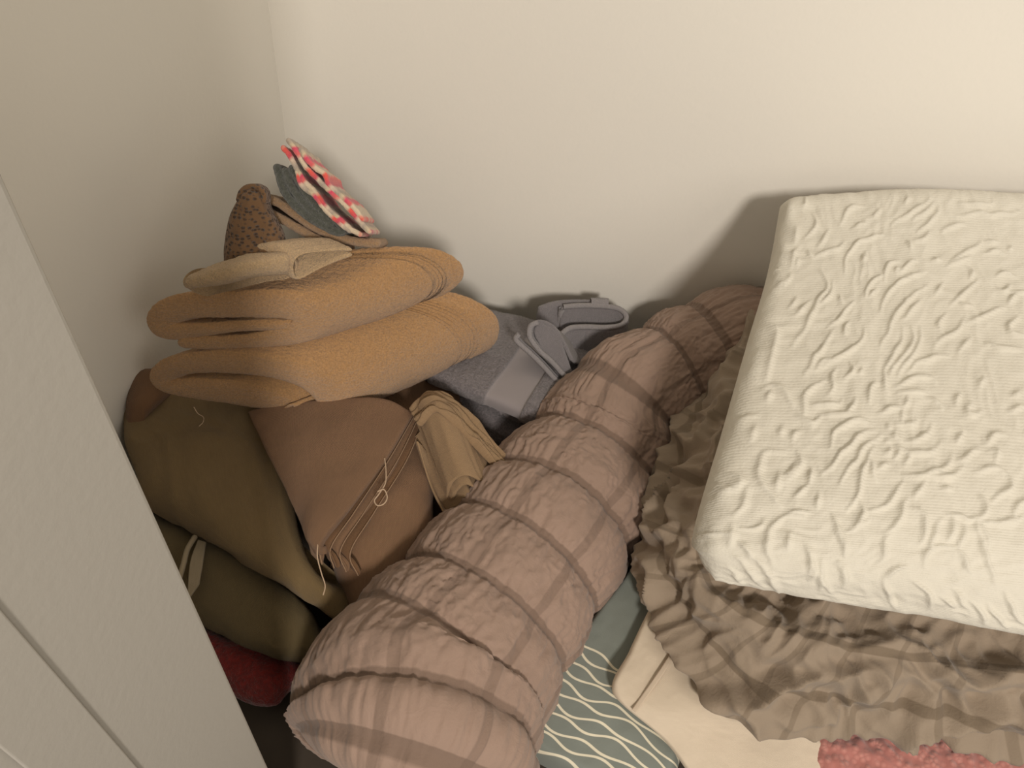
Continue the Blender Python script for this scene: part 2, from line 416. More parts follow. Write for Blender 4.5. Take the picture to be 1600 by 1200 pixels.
# centre brown sheet: the stack of folded layers
root = empty('brown_sheet', P(520, 850, 0.0))
tag(root, 'brown folded sheet with several loose layered edges, right of the olive sheet', 'sheet')
parts = []
lay = slab('lower_fold', rows(
    [(640, 640, .150), (672, 660, .150), (692, 700, .140)],
    [(560, 740, .165), (630, 750, .170), (694, 770, .140)],
    [(510, 850, .165), (600, 860, .165), (690, 845, .125)],
    [(545, 975, .125), (580, 960, .125), (620, 925, .100)]), 0.10, M['brown'], r=.03, disp=sheet_disp(.004, 8, 6)); parts.append(lay)
for k in range(4):                 # loose layer edges fanned out
    f = k/3.0; dx = 52*(1-f)
    edge = [(655-10*f+dx*.2, 640, .182+.006*k), (610-16*f+dx*.5, 716, .186+.006*k), (545-8*f+dx*.75, 800, .186+.006*k), (505-4*f+dx*.8, 852+dx*.2, .18+.006*k), (512-10*f+dx*.9, 900-18*f, .165+.006*k)]
    inner = [(a-42, b-6*i, z-.004) for i, (a, b, z) in enumerate(edge)]
    inner[-1] = (edge[-1][0]-14, edge[-1][1]-14, edge[-1][2]-.003); inner[-2] = (edge[-2][0]-30, edge[-2][1]-28, edge[-2][2])
    parts.append(thread('frayed_edge', [P(a+1, b, z+.001) for a, b, z in edge], .0007, M['brownedge']))
    parts.append(slab('fold', [[P(*p) for p in inner], [P(*p) for p in edge]], 0.007, M['brown'] if k % 2 else M['brown2'], ds=.004, r=.0034,
                      warp=lambda U, V, G, k=k: np.stack([fbm(V*14, k*3.1+0*V, 0, 2)*.010, 0*V, fbm(V*10, k*7.7+0*V, 0, 2)*.006], -1)))
parts.append(slab('top_fold', rows(
    [(385, 640, .170), (520, 620, .205), (600, 620, .210), (648, 642, .205)],
    [(408, 690, .175), (500, 690, .210), (570, 700, .215), (606, 712, .212)],
    [(440, 760, .180), (490, 765, .210), (525, 772, .215), (548, 792, .212)],
    [(470, 820, .182), (480, 830, .200), (490, 836, .205), (505, 845, .205)],
    [(494, 862, .180), (496, 866, .190), (499, 868, .192), (502, 866, .195)]), 0.012, M['brown'], r=.006, disp=sheet_disp(.004, 8, 8)))
parts.append(thread('loose_thread', [P(601, 716, .215), P(603, 735, .216), P(602, 755, .216), P(592, 772, .216), P(585, 782, .214), P(590, 790, .214), P(600, 787, .214), P(605, 777, .214), P(600, 765, .218), P(590, 768, .216)], .0009, M['thread']))
parts.append(thread('loose_thread', [P(497, 845, .205), P(496, 870, .200), P(502, 895, .180), P(508, 915, .17), P(505, 930, .165)], .0008, M['thread']))
adopt(root, *parts)

# crumpled natural linen with nested pleats, leaning on the roll
root = empty('linen_cloth', P(720, 760, 0.0))
tag(root, 'crumpled natural linen cloth with thin nested pleats beside the long roll', 'cloth')
parts = []
O = P(700, 640, .222); Nn = unit(np.array([0.25, -1.0, 0.25])); dirn = P(745, 800, .17)-P(700, 690, .20)
arches = [[(650, 655), (655, 632), (675, 618), (700, 628), (722, 650), (745, 672), (765, 700), (790, 716)],
          [(656, 668), (662, 645), (678, 632), (700, 645), (718, 665), (738, 690), (752, 706), (782, 722)],
          [(648, 684), (668, 662), (682, 648), (696, 660), (712, 676), (732, 700), (750, 718)],
          [(668, 700), (684, 690), (682, 676), (694, 672), (706, 684), (718, 702), (735, 726)],
          [(680, 712), (690, 700), (688, 684), (698, 683), (705, 700), (712, 716)],
          [(652, 690), (664, 704), (672, 716), (686, 718)],
          [(690, 726), (698, 712), (704, 722), (708, 738)]]
for i, a in enumerate(arches):
    pts = [PP(x, y, O-np.array([0, .008*i, .004*i]), Nn) for x, y in a]
    parts.append(ribbon('pleat', pts, .0032, Nn, [(0, 0, 0), dirn*.5+np.array([0, 0, -.004*i]), dirn*1.15], M['linen'], ds=.002, dv=.003, r=.0015,
        disp=lambda S, V, G, Ls, L, i=i: .003*fbm(S*70, V*14, i*5.0, 2)))
# upper crest of the cloth
parts.append(slab('pleat', rows(
    [(640, 640, .205), (672, 612, .215), (712, 632, .215), (748, 668, .20), (795, 722, .185)],
    [(655, 665, .215), (680, 640, .240), (705, 655, .235), (738, 690, .215), (780, 735, .19)]), .006, M['linen'], ds=.002, r=.003,
    disp=lambda U, V, G: .0055*np.abs(np.sin(U*330+5*pn(V*22, U*30)+3))+.004*ridge(U*60, V*14)+.003*fbm(U*90, V*30, 1, 2)))
parts.append(slab('cloth_body', rows(
    [(655, 690, .165), (690, 670, .165), (750, 700, .160), (800, 730, .155)],
    [(690, 750, .160), (722, 740, .172), (765, 750, .160), (810, 770, .155)],
    [(722, 812, .160), (745, 800, .165), (775, 790, .160), (810, 800, .15)]), .04, M['linen'], ds=.002, r=.01,
    disp=lambda U, V, G: .0055*np.abs(np.sin(V*230+4*pn(U*16, V*20)))+.005*ridge(V*55+3, U*7)+.002*fbm(U*90, V*90, 1, 2)))
adopt(root, *parts)

# ------------------------------------------------------------------ tan bath towels
def terry_disp(a=.0009, big=.004, seed=0.0, ribs=None):
    def f(S, V, G, Ls, L):
        d = a*fbm(G[..., 0]*230, G[..., 1]*230, G[..., 2]*230, 2)*1.6+big*fbm(G[..., 0]*13+seed, G[..., 1]*13, G[..., 2]*13, 2)
        if ribs:
            x = V/L; m_ = np.clip((x-ribs[0])/.02, 0, 1)*np.clip((ribs[1]-x)/.02, 0, 1)
            d = d*(1-.5*m_)-m_*(.0035-.0022*np.cos((x-ribs[0])/(ribs[1]-ribs[0])*2*np.pi*ribs[2]))
        return d
    return f
def towel(label, face, front, far, thick, mid, end, ribs, seed, tl=None, group=None):
    """face: traced fold paths in the left front plane; body sweeps back to the far end"""
    O, B = P(*front[0]), P(*front[1]); d = B-O; d[2] = 0; N = unit(np.cross(d, [0, 0, 1.0]))
    if N[1] > 0: N = -N
    pts = [PP(x, y, O, N) for x, y in face]
    X = [np.zeros(3), np.array(mid)*1.0, np.array(end)*1.0]
    o = ribbon('bath_towel', pts, thick, N, X, M['tan'], ds=.0022, dv=.0017, r=.012, disp=terry_disp(seed=seed, ribs=ribs), tl=tl)
    fix_normals(o)
    return tag(o, label, 'towel', group)
endL = P(735, 500, .24)-P(468, 612, .23); midL = P(600, 560, .235)-P(468, 612, .23)
bl = towel('tan bath towel with a rolled inner edge, lower of the two stacked bath towels',
      [(484, 656), (503, 650), (509, 632), (494, 608), (460, 589), (400, 575), (330, 570), (270, 574), (244, 590), (256, 607), (310, 613), (370, 620), (425, 632), (450, 640)],
      ((225, 590, .23), (480, 650, .17)), None, .026, midL, endL, (.70, .86, 6), 0.0,
      [.012, .026, .042, .050, .048, .045, .042, .038, .032, .034, .046, .054, .046, .026])
O, B = P(225, 590, .23), P(480, 650, .17); d = B-O; d[2] = 0; N = -unit(np.cross([0, 0, 1.0], d)); N = N if N[1] < 0 else -N
sprl = ribbon('rolled_edge', [PP(x, y, O, N)-np.array([.004, .006, 0]) for x, y in [(440, 653), (456, 660), (470, 656), (474, 642), (464, 630), (452, 636), (454, 648), (464, 648)]], .0055, N,
              [(0, 0, 0), midL*.35], M['tan'], ds=.0015, dv=.002, r=.003, disp=lambda S, V, G, Ls, L: .0008*fbm(G[..., 0]*230, G[..., 1]*230, G[..., 2]*230, 2))
fix_normals(sprl)
lt = thread('loose_thread', [P(303, 636, .215), P(309, 646, .205), P(318, 652, .19), P(317, 660, .18), P(311, 666, .176)], .0006, M['thread'])
adopt(bl, sprl, lt)
endU = P(690, 425, .36)-P(455, 500, .35); midU = P(570, 470, .345)-P(455, 500, .35)
towel('tan bath towel folded in flat layers, upper of the two stacked bath towels',
      [(284, 538), (350, 538), (415, 532), (462, 518), (476, 498), (450, 482), (400, 478), (330, 480), (270, 484), (243, 500), (252, 520), (300, 518), (370, 512), (438, 510)],
      ((225, 490, .35), (460, 545, .29)), None, .026, midU, endU, (.74, .90, 6), 5.0,
      [.024, .029, .031, .038, .046, .049, .048, .045, .040, .034, .033, .026, .021, .016])

# small pale hand towel on the upper bath towel, its folded end open to the right
O = P(460, 430, .43); N = unit(np.array([0.62, -0.80, 0.12]))
pts = [PP(x, y, O, N) for x, y in [(549, 399), (520, 410), (495, 422), (472, 434), (462, 434), (458, 421), (461, 406), (474, 397), (500, 393), (530, 391), (549, 391)]]
dl = np.array([-.066, .004, -.010])
ht = ribbon('hand_towel', pts, .0048, N, [(0, 0, 0), dl*.5+np.array([0, .004, .006]), dl*1.0], M['tan2'], ds=.002, dv=.002, r=.006, disp=lambda S, V, G, Ls, L: .0008*fbm(G[..., 0]*260, G[..., 1]*260, G[..., 2]*260, 2)+.003*fbm(G[..., 0]*18, G[..., 1]*18, G[..., 2]*18, 2))
fix_normals(ht)
body = slab('hand_towel_body', rows(
    [(283, 430, .425), (340, 402, .440), (400, 386, .450), (466, 388, .450)],
    [(278, 445, .420), (340, 425, .445), (400, 408, .458), (462, 404, .450)],
    [(284, 460, .405), (345, 452, .425), (400, 442, .432), (462, 436, .422)]), .035, M['tan2'], ds=.002, r=.014,
    disp=lambda U, V, G: .0012*fbm(G[..., 0]*260, G[..., 1]*260, G[..., 2]*260, 2)+.004*fbm(G[..., 0]*18, G[..., 1]*18, 0, 2))
root = empty('hand_towel', P(400, 440, .40)); tag(root, 'small pale tan hand towel with an open folded end lying on the top bath towel', 'towel')
ht.name = 'open_fold'; body.name = 'folded_body'; adopt(root, ht, body)

# ------------------------------------------------------------------ wash cloths leaning in the corner
N = unit(np.array([0.1, -0.75, 0.6]))
bk = np.array([-.028, .085, -.068])
def cloth(name, label, px, Opx, th, m, cat='cloth', ext=None, seed=0, amp=.0012, tf=None):
    O = P(*Opx); parts_pts = px if isinstance(px[0], list) else [px]; obs = []
    for i, pp in enumerate(parts_pts):
        pts = [PP(x, y, O, N) for x, y in pp]
        o = ribbon('fold', pts, th, N, [(0, 0, 0), (ext if ext is not None else bk)], m, ds=.0012, dv=.003, r=th*.45, tfun=tf,
                   disp=lambda S, V, G, Ls, L: amp*fbm(G[..., 0]*150+seed, G[..., 1]*150, G[..., 2]*150, 2))
        fix_normals(o); obs.append(o)
    if len(obs) == 1:
        obs[0].name = name; return tag(obs[0], label, cat)
    r_ = empty(name, obs[0].data.vertices[0].co.copy()); tag(r_, label, cat); adopt(r_, *obs); return r_
cloth('washcloth', 'brown tan washcloth folded into a wide V behind the pale hand towel',
      [(588, 380), (560, 378), (525, 370), (490, 355), (460, 335), (430, 315), (408, 308), (402, 318), (415, 330), (440, 343), (470, 360), (500, 376), (530, 388)],
      (500, 380, .43), .011, M['tanwash'], 'washcloth')
cloth('washcloth', 'grey green knitted cloth folded between the brown and the striped cloths',
      [[(432, 262), (440, 290), (452, 312), (475, 334), (500, 350), (526, 362), (534, 357), (526, 346), (505, 332), (485, 312), (470, 290), (455, 264)],
       [(445, 268), (455, 292), (470, 313), (492, 334), (515, 350)]],
      (500, 370, .45), .0105, M['sage'], 'washcloth', seed=4)
cloth('washcloth', 'red and cream striped cloth with a forked top, front of the two striped cloths',
      [[(442, 231), (452, 243), (462, 262), (474, 282), (492, 300), (508, 322), (530, 342), (548, 358), (562, 366)],
       [(464, 268), (468, 285), (478, 296), (492, 306), (508, 328), (528, 346), (545, 360)]],
      (510, 370, .46), .0062, M['stripe'], 'washcloth', seed=9)
cloth('washcloth', 'red and cream striped cloth against the back wall, rear of the two striped cloths',
      [[(450, 219), (462, 236), (475, 258), (490, 274), (508, 292), (528, 310), (548, 330), (563, 348), (576, 362)],
       [(470, 234), (478, 248), (492, 262), (506, 272), (513, 288), (532, 306), (550, 322), (566, 342)]],
      (520, 370, .465), .0060, M['stripe2'], 'washcloth', seed=13)
# brown mesh knit pouch squeezed against the left wall
Ok, Nk = P(390, 400, .44), unit(np.array([.25, -.75, .5]))
kn = slab('knit_pouch', [[PP(x, y, Ok, Nk) for x, y in rr] for rr in [
    [(374, 304), (386, 292), (400, 290), (412, 302)], [(362, 322), (380, 312), (402, 314), (418, 330)], [(350, 350), (378, 342), (404, 345), (436, 362)],
    [(344, 385), (374, 378), (408, 380), (442, 388)], [(344, 412), (372, 405), (408, 402), (440, 402)], [(340, 435), (372, 432), (408, 430), (440, 420)]]], .04, M['knit'], ds=.002, r=.018,
    disp=lambda U, V, G: .006*fbm(G[..., 0]*35, G[..., 1]*35, G[..., 2]*35, 2)+.004*ridge(G[..., 0]*30, G[..., 2]*14))
rim = ribbon('rim', [PP(x, y, Ok, Nk) for x, y in [(372, 312), (376, 300), (386, 292), (400, 292), (410, 300), (412, 314)]], .006, Nk, [(0, 0, 0), (-.005, .018, -.012)], M['knit'], ds=.0015, r=.002); fix_normals(rim); adopt(kn, rim)
tag(kn, 'dark brown open mesh knit pouch slumped against the left wall', 'pouch')

# ------------------------------------------------------------------ grey blue towels
def gdisp(a=.0022, big=.004, band=None, seed=0, axis=1):
    def f(U, V, G):
        x = V if axis else U
        d = a*fbm(G[..., 0]*210, G[..., 1]*210, G[..., 2]*210, 2)+big*fbm(G[..., 0]*14+seed, G[..., 1]*14, 0, 2)
        if band:
            m_ = np.clip((x-band[0])/.003, 0, 1)*np.clip((band[1]-x)/.003, 0, 1); d = d*(1-m_)-.0035*m_+m_*big*fbm(G[..., 0]*14+seed, G[..., 1]*14, 0, 2)
        return d
    return f
def band_mat(name, base, flat, b0, b1):
    t = NT(name, 0.9, 0.3); u, v = t.uv()
    m_ = t.math('MULTIPLY', t.mapr(v, b0, b0+.002), t.mapr(v, b1-.002, b1, 1.0, 0.0))
    a = t.noise(280, 3, 0.75); f = t.mapr(a, 0.3, 0.7)
    col = t.mix(f, tuple(x*.5 for x in base), tuple(x*1.1 for x in base))
    t.col(t.mix(m_, col, flat))
    t.bump(t.math('MULTIPLY', a, t.math('SUBTRACT', 1.0, m_)), 0.004, 0.9); return t.m
B0, B1 = .118, .172
M['greyband'] = band_mat('grey_terry_with_flat_band', (0.225, 0.20, 0.205), (0.27, 0.24, 0.24), B0, B1)
g = slab('grey_towel', rows(
    [(752, 468, .125), (800, 478, .130), (850, 492, .135), (905, 515, .14), (960, 540, .14)],
    [(697, 522, .160), (750, 539, .165), (813, 557, .168), (880, 575, .165), (935, 600, .16)],
    [(657, 572, .170), (706, 590, .175), (771, 614, .175), (842, 642, .17), (900, 660, .165)],
    [(655, 603, .142), (703, 619, .145), (763, 645, .142), (830, 672, .14), (890, 694, .135)]), .062, M['greyband'], ds=.0025, r=.028, disp=gdisp(band=(B0, B1)))
tag(g, 'grey blue bath towel with a smooth woven band, upper beside the tan towels', 'towel')
g2 = slab('grey_towel', rows(
    [(740, 560, .10), (800, 580, .10), (870, 600, .10)],
    [(706, 613, .115), (770, 648, .115), (850, 690, .11)],
    [(712, 640, .09), (765, 680, .09), (835, 715, .085)],
    [(722, 655, .065), (775, 700, .06), (835, 740, .06)]), .06, M['greyband'], ds=.003, r=.03, disp=gdisp(band=(.0, .02), seed=4))
tag(g2, 'grey blue bath towel mostly hidden, lower one under the banded towel', 'towel')

# thin grey washcloth, two pale hemmed edges
N = unit(np.array([0.25, -0.8, 0.5])); O = P(850, 560, .195)
pl = lambda pp: [PP(x, y, O, N) for x, y in pp]
root = empty('washcloth', P(850, 560, .22)); tag(root, 'thin grey washcloth with pale hemmed edges standing against the rolled duvet', 'washcloth')
parts = []
dn = np.array([.018, .035, -.05])
a1 = pl([(886, 606), (868, 588), (850, 568), (832, 550), (816, 536), (808, 527)])
a2 = pl([(896, 600), (880, 580), (862, 560), (846, 546), (833, 530), (829, 518), (832, 506), (842, 502), (855, 505), (868, 515), (880, 535), (892, 560)])
for q, (pp, n_) in enumerate(((a1, 'layer'), (a2, 'layer'))):
    o = ribbon(n_, pp, .006, N, [(0, 0, 0), dn], M['greyflat'], ds=.002, dv=.004, r=.002); fix_normals(o); parts.append(o)
for pp in (pl([(888, 608), (868, 589), (850, 569), (832, 551), (816, 537), (807, 527), (812, 519)]), pl([(897, 601), (880, 581), (862, 561), (846, 547), (833, 531), (828, 519), (831, 506), (842, 501)])):
    o = thread('hem', [p-np.array([0, .004, 0]) for p in pp], .0042, M['greyhem']); parts.append(o)
parts.append(slab('front_layer', [[PP(840, 502, O, N), PP(866, 512, O, N), PP(872, 516, O, N)], [PP(834, 520, O, N), PP(858, 536, O, N), PP(886, 556, O, N)], [PP(846, 545, O, N), PP(872, 570, O, N), PP(900, 600, O, N)]], .008, M['greyflat'], ds=.003))
adopt(root, *parts)

# ribbed grey hand towel: a U fold standing on edge, hanging down behind the roll
N2 = unit(np.array([0.05, -0.35, 0.93])); O2 = P(920, 505, .19)
p2 = lambda pp: [PP(x, y, O2, N2) for x, y in pp]
root = empty('hand_towel', P(920, 505, .2)); tag(root, 'ribbed grey hand towel in a U fold, nearest the back wall by the duvet', 'towel')
path = p2([(876, 524), (890, 514), (915, 512), (945, 513), (968, 510), (978, 500), (974, 489), (960, 482), (930, 479), (900, 479), (880, 481)])
o1 = ribbon('u_fold', path, .009, N2, [(0, 0, 0), (.012, -.020, -.06), (.030, -.045, -.13)], M['greyflat'], ds=.0015, dv=.002, r=.004,
            disp=lambda S, V, G, Ls, L: -.0022*np.exp(-((S-.045)/.0016)**2)-.0022*np.exp(-((S-.075)/.0016)**2)+.0006*fbm(G[..., 0]*220, G[..., 1]*220, G[..., 2]*220, 2))
fix_normals(o1)
o2 = thread('top_hem', [p+np.array([0, 0, .002]) for p in path], .0045, M['greyhem'])
o3 = thread('side_hem', [path[0]+np.array([0, -.003, .001]), path[0]+np.array([.010, -.023, -.06]), path[0]+np.array([.026, -.049, -.13])], .0055, M['greyhem'])
o4 = thread('side_hem', [path[-1]+np.array([-.002, -.002, 0]), path[-1]+np.array([0, -.004, -.03]), path[-1]+np.array([.002, -.004, -.06])], .0055, M['greyhem'])
o5 = slab('rear_fold', [[PP(x, y, O2, N2)+np.array([0, .006, 0]) for x, y in [(842, 484), (870, 474), (905, 472), (940, 474)]],
                       [PP(x, y, O2, N2)+np.array([0, .004, -.03]) for x, y in [(838, 500), (862, 498), (900, 494), (940, 490)]]], .014, M['greyflat'], ds=.003)
o6 = thread('rolled_corner', p2([(923, 473), (935, 473), (950, 474)]), .0085, M['greyhem'])
adopt(root, o1, o2, o3, o4, o5, o6)

# ------------------------------------------------------------------ long rolled duvet
sil = [((1190, 450), (1280, 610), .275), ((1078, 480), (1190, 625), .268), ((985, 535), (1140, 640), .245), ((905, 590), (1062, 680), .22), ((838, 668), (1048, 740), .20), ((770, 748), (1010, 812), .185), ((705, 815), (968, 893), .172),
       ((640, 895), (918, 965), .163), ((575, 968), (868, 1055), .155), ((505, 1030), (825, 1130), .150), ((452, 1120), (830, 1225), .150), ((440, 1190), (800, 1290), .15)]
sp, rad = [], []
for (lx, ly), (rx, ry), zt in sil:
    # half width from the silhouettes; the centre lies one radius below the top line
    r_ = 0.11
    for _ in range(6):
        c = P((lx+rx)/2, (ly+ry)/2, max(r_, zt-r_*.75)); depth = np.dot(c-CAM, FW)
        r_ = 0.5*math.hypot(rx-lx, ry-ly)*depth/F_PX*.965
    sp.append(c); rad.append(r_)
print('roll', [np.round(c, 3).tolist() for c in sp], np.round(rad, 3).tolist())
Q, s_ = curve(np.array(sp), .0018)
R_ = np.interp(np.linspace(0, 1, len(Q)), np.linspace(0, 1, len(rad)), rad)
kf = np.ones(9)/9; R_ = np.convolve(np.pad(R_, 4, mode='edge'), kf, 'valid')
T = unit(np.gradient(Q, axis=0)); side = unit(np.cross(T, [0, 0, 1.0])); upv = np.cross(side, T)
# arc positions of the cross seams, from the top line of the roll
seam_px = [(1160, 520), (1080, 545), (1010, 540), (960, 602), (915, 668), (850, 735), (790, 810), (720, 897), (650, 975), (600, 1045), (540, 1130)]
topl = Q+upv*R_[:, None]*.98; tx, ty = proj(topl)
sk = []
for x, y in [(1120, 520), (1045, 524), (985, 602), (930, 668), (870, 736), (810, 810), (745, 897), (690, 975), (640, 1062), (585, 1150)]:
    d2 = (tx-x)**2+(ty-y)**2; sk.append(s_[np.argmin(d2)])
sk = np.array(sk); print('seams', np.round(sk, 3))
k_ = np.interp(s_, np.r_[sk[0]-.09, sk, sk[-1]+.09], np.arange(-1, len(sk)+1))
nth = 300; th = np.linspace(0, 2*np.pi, nth, endpoint=False)
KK, TH = np.meshgrid(k_, th, indexing='ij'); SS = np.repeat(s_[:, None], nth, 1)
fr = np.abs(KK-np.round(KK)); nchk = 8
fv = TH/(2*np.pi)*nchk+.25; frv = np.abs(fv-np.round(fv))
puff = .0085*(1-np.exp(-(fr/.22)**2))-.0015*np.exp(-(fr/.05)**2)
puff += .0022*(1-np.exp(-(frv/.12)**2))
cx, cy = np.cos(TH), np.sin(TH)
wx = fbm(cx*4, cy*4, SS*22+7, 2)*1.1; wy = fbm(cx*4+9, cy*4, SS*22, 2)*1.1
wr = (.0026*ridge(cx*8+wx+40, cy*8+wx, SS*9+wy)*np.exp(-(fr/.45)**2)+.0024*ridge(cx*13+wy*1.5, cy*13+wy*1.5, SS*24+9+wx)
      +.0045*fbm(cx*3, cy*3, SS*16, 3)+.0012*ridge(cx*26+wx*3, cy*26, SS*34+wy*3))
wr *= (1-.6*np.exp(-(fr/.05)**2))
endf = np.minimum(eround(SS, .05), eround(s_[-1]-SS, .05))
RR = (R_[:, None]+puff+wr)*endf
flatn = np.where(cy < 0, .93, 1.0)
G = Q[:, None]+side[:, None]*(RR*cx)[..., None]+upv[:, None]*(RR*cy*flatn)[..., None]
uv = np.stack([KK, fv], -1)
# (UV seam: duplicate the first column)
G = np.concatenate([G, G[:, :1]], 1); uv = np.concatenate([uv, uv[:, :1]+np.array([0, nchk])], 1)
roll = mesh('rolled_duvet', G, quads(G.shape[0], G.shape[1]), M['taupe'], uv)
fix_normals(roll)
tag(roll, 'long taupe duvet rolled into a bolster with check seams, running across the pile', 'duvet')

# ------------------------------------------------------------------ bedding at the lower right
tag(slab('teal_pillowcase', rows(
    [(1030, 770, .150), (1010, 845, .145), (935, 940, .135), (860, 1040, .125), (790, 1145, .115)],
    [(1060, 800, .155), (1030, 870, .150), (985, 985, .142), (920, 1080, .130), (860, 1190, .115)],
    [(1090, 850, .155), (1060, 920, .150), (1040, 1030, .142), (990, 1110, .130), (940, 1230, .115)],
    [(1130, 900, .150), (1110, 980, .145), (1100, 1080, .140), (1070, 1180, .130), (1040, 1290, .11)]), .09, M['teal'], ds=.003, r=.012, disp=sheet_disp(.0025, 12, 3)),
    'teal green pillowcase with pairs of wavy cream lines on its border', 'pillowcase')
cr_ = slab('cream_sheet', rows(
    [(1018, 940, .165), (985, 1010, .165), (958, 1082, .160), (1040, 1160, .15), (1090, 1230, .14)],
    [(1060, 960, .170), (1050, 1030, .170), (1030, 1100, .168), (1090, 1150, .16), (1150, 1230, .15)],
    [(1120, 990, .175), (1130, 1060, .175), (1140, 1110, .172), (1200, 1160, .16), (1240, 1230, .15)],
    [(1200, 1010, .175), (1230, 1080, .175), (1260, 1130, .170), (1300, 1170, .16), (1330, 1240, .15)]), .022, M['cream'], ds=.003, r=.009, disp=sheet_disp(.003, 9, 6))
tag(cr_, 'smooth cream cotton sheet with a wide hem, lying over the teal pillowcase', 'sheet')
hm = slab('hem_stitching', rows([(1058, 1004, .1745), (1063, 1008, .1745)], [(1028, 1050, .1725), (1036, 1054, .1725)], [(987, 1108, .166), (994, 1113, .166)]), .003, M['creamhem'], ds=.002, r=.0015)
adopt(cr_, hm); hm['label'] = 'darker hem seam line'
tag(slab('pink_towel', rows(
    [(1230, 1110, .150), (1400, 1120, .155), (1600, 1120, .155), (1800, 1130, .15)],
    [(1260, 1170, .160), (1400, 1175, .168), (1600, 1185, .168), (1800, 1190, .16)],
    [(1290, 1260, .150), (1420, 1270, .155), (1600, 1280, .155), (1800, 1290, .15)]), .07, M['pink'], ds=.003, r=.03,
    disp=lambda U, V, G: .006*pn(G[..., 0]*95, G[..., 1]*95, G[..., 2]*95)+.004*fbm(G[..., 0]*12, G[..., 1]*12, 0, 2)),
    'rosy pink chenille towel at the bottom right edge of the pile', 'towel')

# bunched duvet under the quilt
cg = rows(   # rows: from the outer hem inwards; columns: back wall -> front corner -> right
    [(1155, 500, .19), (1085, 590, .17), (1040, 665, .16), (1012, 760, .15), (1000, 850, .15), (1012, 935, .16), (1052, 1015, .175), (1100, 1110, .185), (1180, 1140, .19), (1290, 1155, .19), (1420, 1160, .19), (1560, 1178, .19), (1750, 1200, .19)],
    [(1162, 482, .23), (1100, 565, .225), (1060, 655, .215), (1035, 755, .205), (1020, 850, .20), (1035, 930, .205), (1082, 1010, .215), (1140, 1085, .22), (1215, 1110, .225), (1310, 1125, .23), (1430, 1132, .235), (1570, 1150, .235), (1750, 1170, .235)],
    [(1180, 470, .27), (1135, 570, .27), (1100, 670, .265), (1075, 770, .255), (1060, 860, .25), (1080, 930, .25), (1130, 985, .255), (1190, 1030, .26), (1270, 1050, .265), (1360, 1065, .27), (1460, 1075, .275), (1590, 1090, .28), (1750, 1110, .28)],
    [(1215, 470, .30), (1180, 570, .30), (1150, 670, .30), (1125, 770, .295), (1110, 850, .29), (1135, 910, .29), (1190, 950, .295), (1250, 965, .30), (1320, 985, .305), (1400, 1000, .31), (1490, 1010, .315), (1600, 1025, .32), (1750, 1045, .32)],
    [(1260, 480, .31), (1240, 570, .31), (1220, 660, .31), (1200, 740, .31), (1200, 800, .31), (1215, 845, .31), (1260, 870, .31), (1310, 880, .315), (1370, 890, .32), (1440, 905, .325), (1520, 915, .33), (1610, 930, .335), (1750, 950, .335)])
def bunch(U, V, G):
    x, y, z = G[..., 0], G[..., 1], G[..., 2]
    wx, wy = fbm(x*7, y*7, 3.0, 2)*1.2, fbm(x*7, y*7, 9.0, 2)*1.2
    d = .026*ridge(U*14+wx*1.3, V*3.2+wy, 1.0)+.008*ridge(U*22+wy*2, V*13+wx*2, 5.0)+.0065*ridge(x*38+wx*2, y*38, 2.0)+.006*fbm(x*16, y*16, z*16, 2)
    return d-.016
cv = np.array(cg); cv[3, 4:, 2] -= .022; cv[4, 3:, 2] -= .03
bun = slab('bunched_duvet', cv, .05, M['taupe2'], ds=.0028, r=.022, disp=bunch, uvs=1/.078)
tag(bun, 'taupe duvet bunched in loose wrinkled folds under the white quilt', 'duvet')
bk_ = slab('under_fold', rows(
    [(1240, 600, .22), (1500, 640, .25), (1800, 700, .27)], [(1210, 760, .215), (1450, 760, .25), (1800, 780, .27)], [(1250, 930, .205), (1450, 980, .225), (1800, 1010, .25)]),
    .20, M['taupe2'], ds=.01, r=.06)
adopt(bun, bk_)

# ------------------------------------------------------------------ white matelasse quilt
qc = np.array([
    [PY(1222, 292, .945), PY(1290, 285, .955), PY(1370, 279, .96), PY(1440, 276, .96), PY(1520, 279, .96), PY(1600, 284, .96), PY(1720, 290, .96), PY(1850, 300, .96)],
    [P(1200, 400, .480), P(1295, 400, .500), P(1370, 395, .515), P(1450, 390, .53), P(1540, 392, .54), P(1630, 396, .55), P(1750, 405, .56), P(1880, 415, .56)],
    [P(1168, 508, .462), P(1285, 505, .485), P(1370, 500, .500), P(1460, 497, .51), P(1555, 500, .52), P(1650, 505, .53), P(1780, 515, .54), P(1910, 525, .54)],
    [P(1130, 638, .445), P(1265, 638, .470), P(1365, 635, .485), P(1465, 635, .495), P(1570, 640, .505), P(1675, 645, .51), P(1810, 655, .52), P(1950, 665, .52)],
    [P(1090, 775, .430), P(1240, 780, .455), P(1350, 785, .470), P(1465, 790, .48), P(1580, 797, .485), P(1690, 805, .49), P(1840, 815, .50), P(1990, 830, .50)],
    [P(1078, 862, .410), P(1225, 884, .430), P(1345, 893, .442), P(1465, 905, .45), P(1585, 920, .455), P(1700, 930, .46), P(1850, 945, .47), P(2010, 965, .47)],
    [P(1090, 912, .375), P(1225, 940, .385), P(1345, 962, .392), P(1465, 982, .40), P(1590, 1008, .405), P(1705, 1025, .41), P(1860, 1020, .42), P(2020, 1040, .42)]])
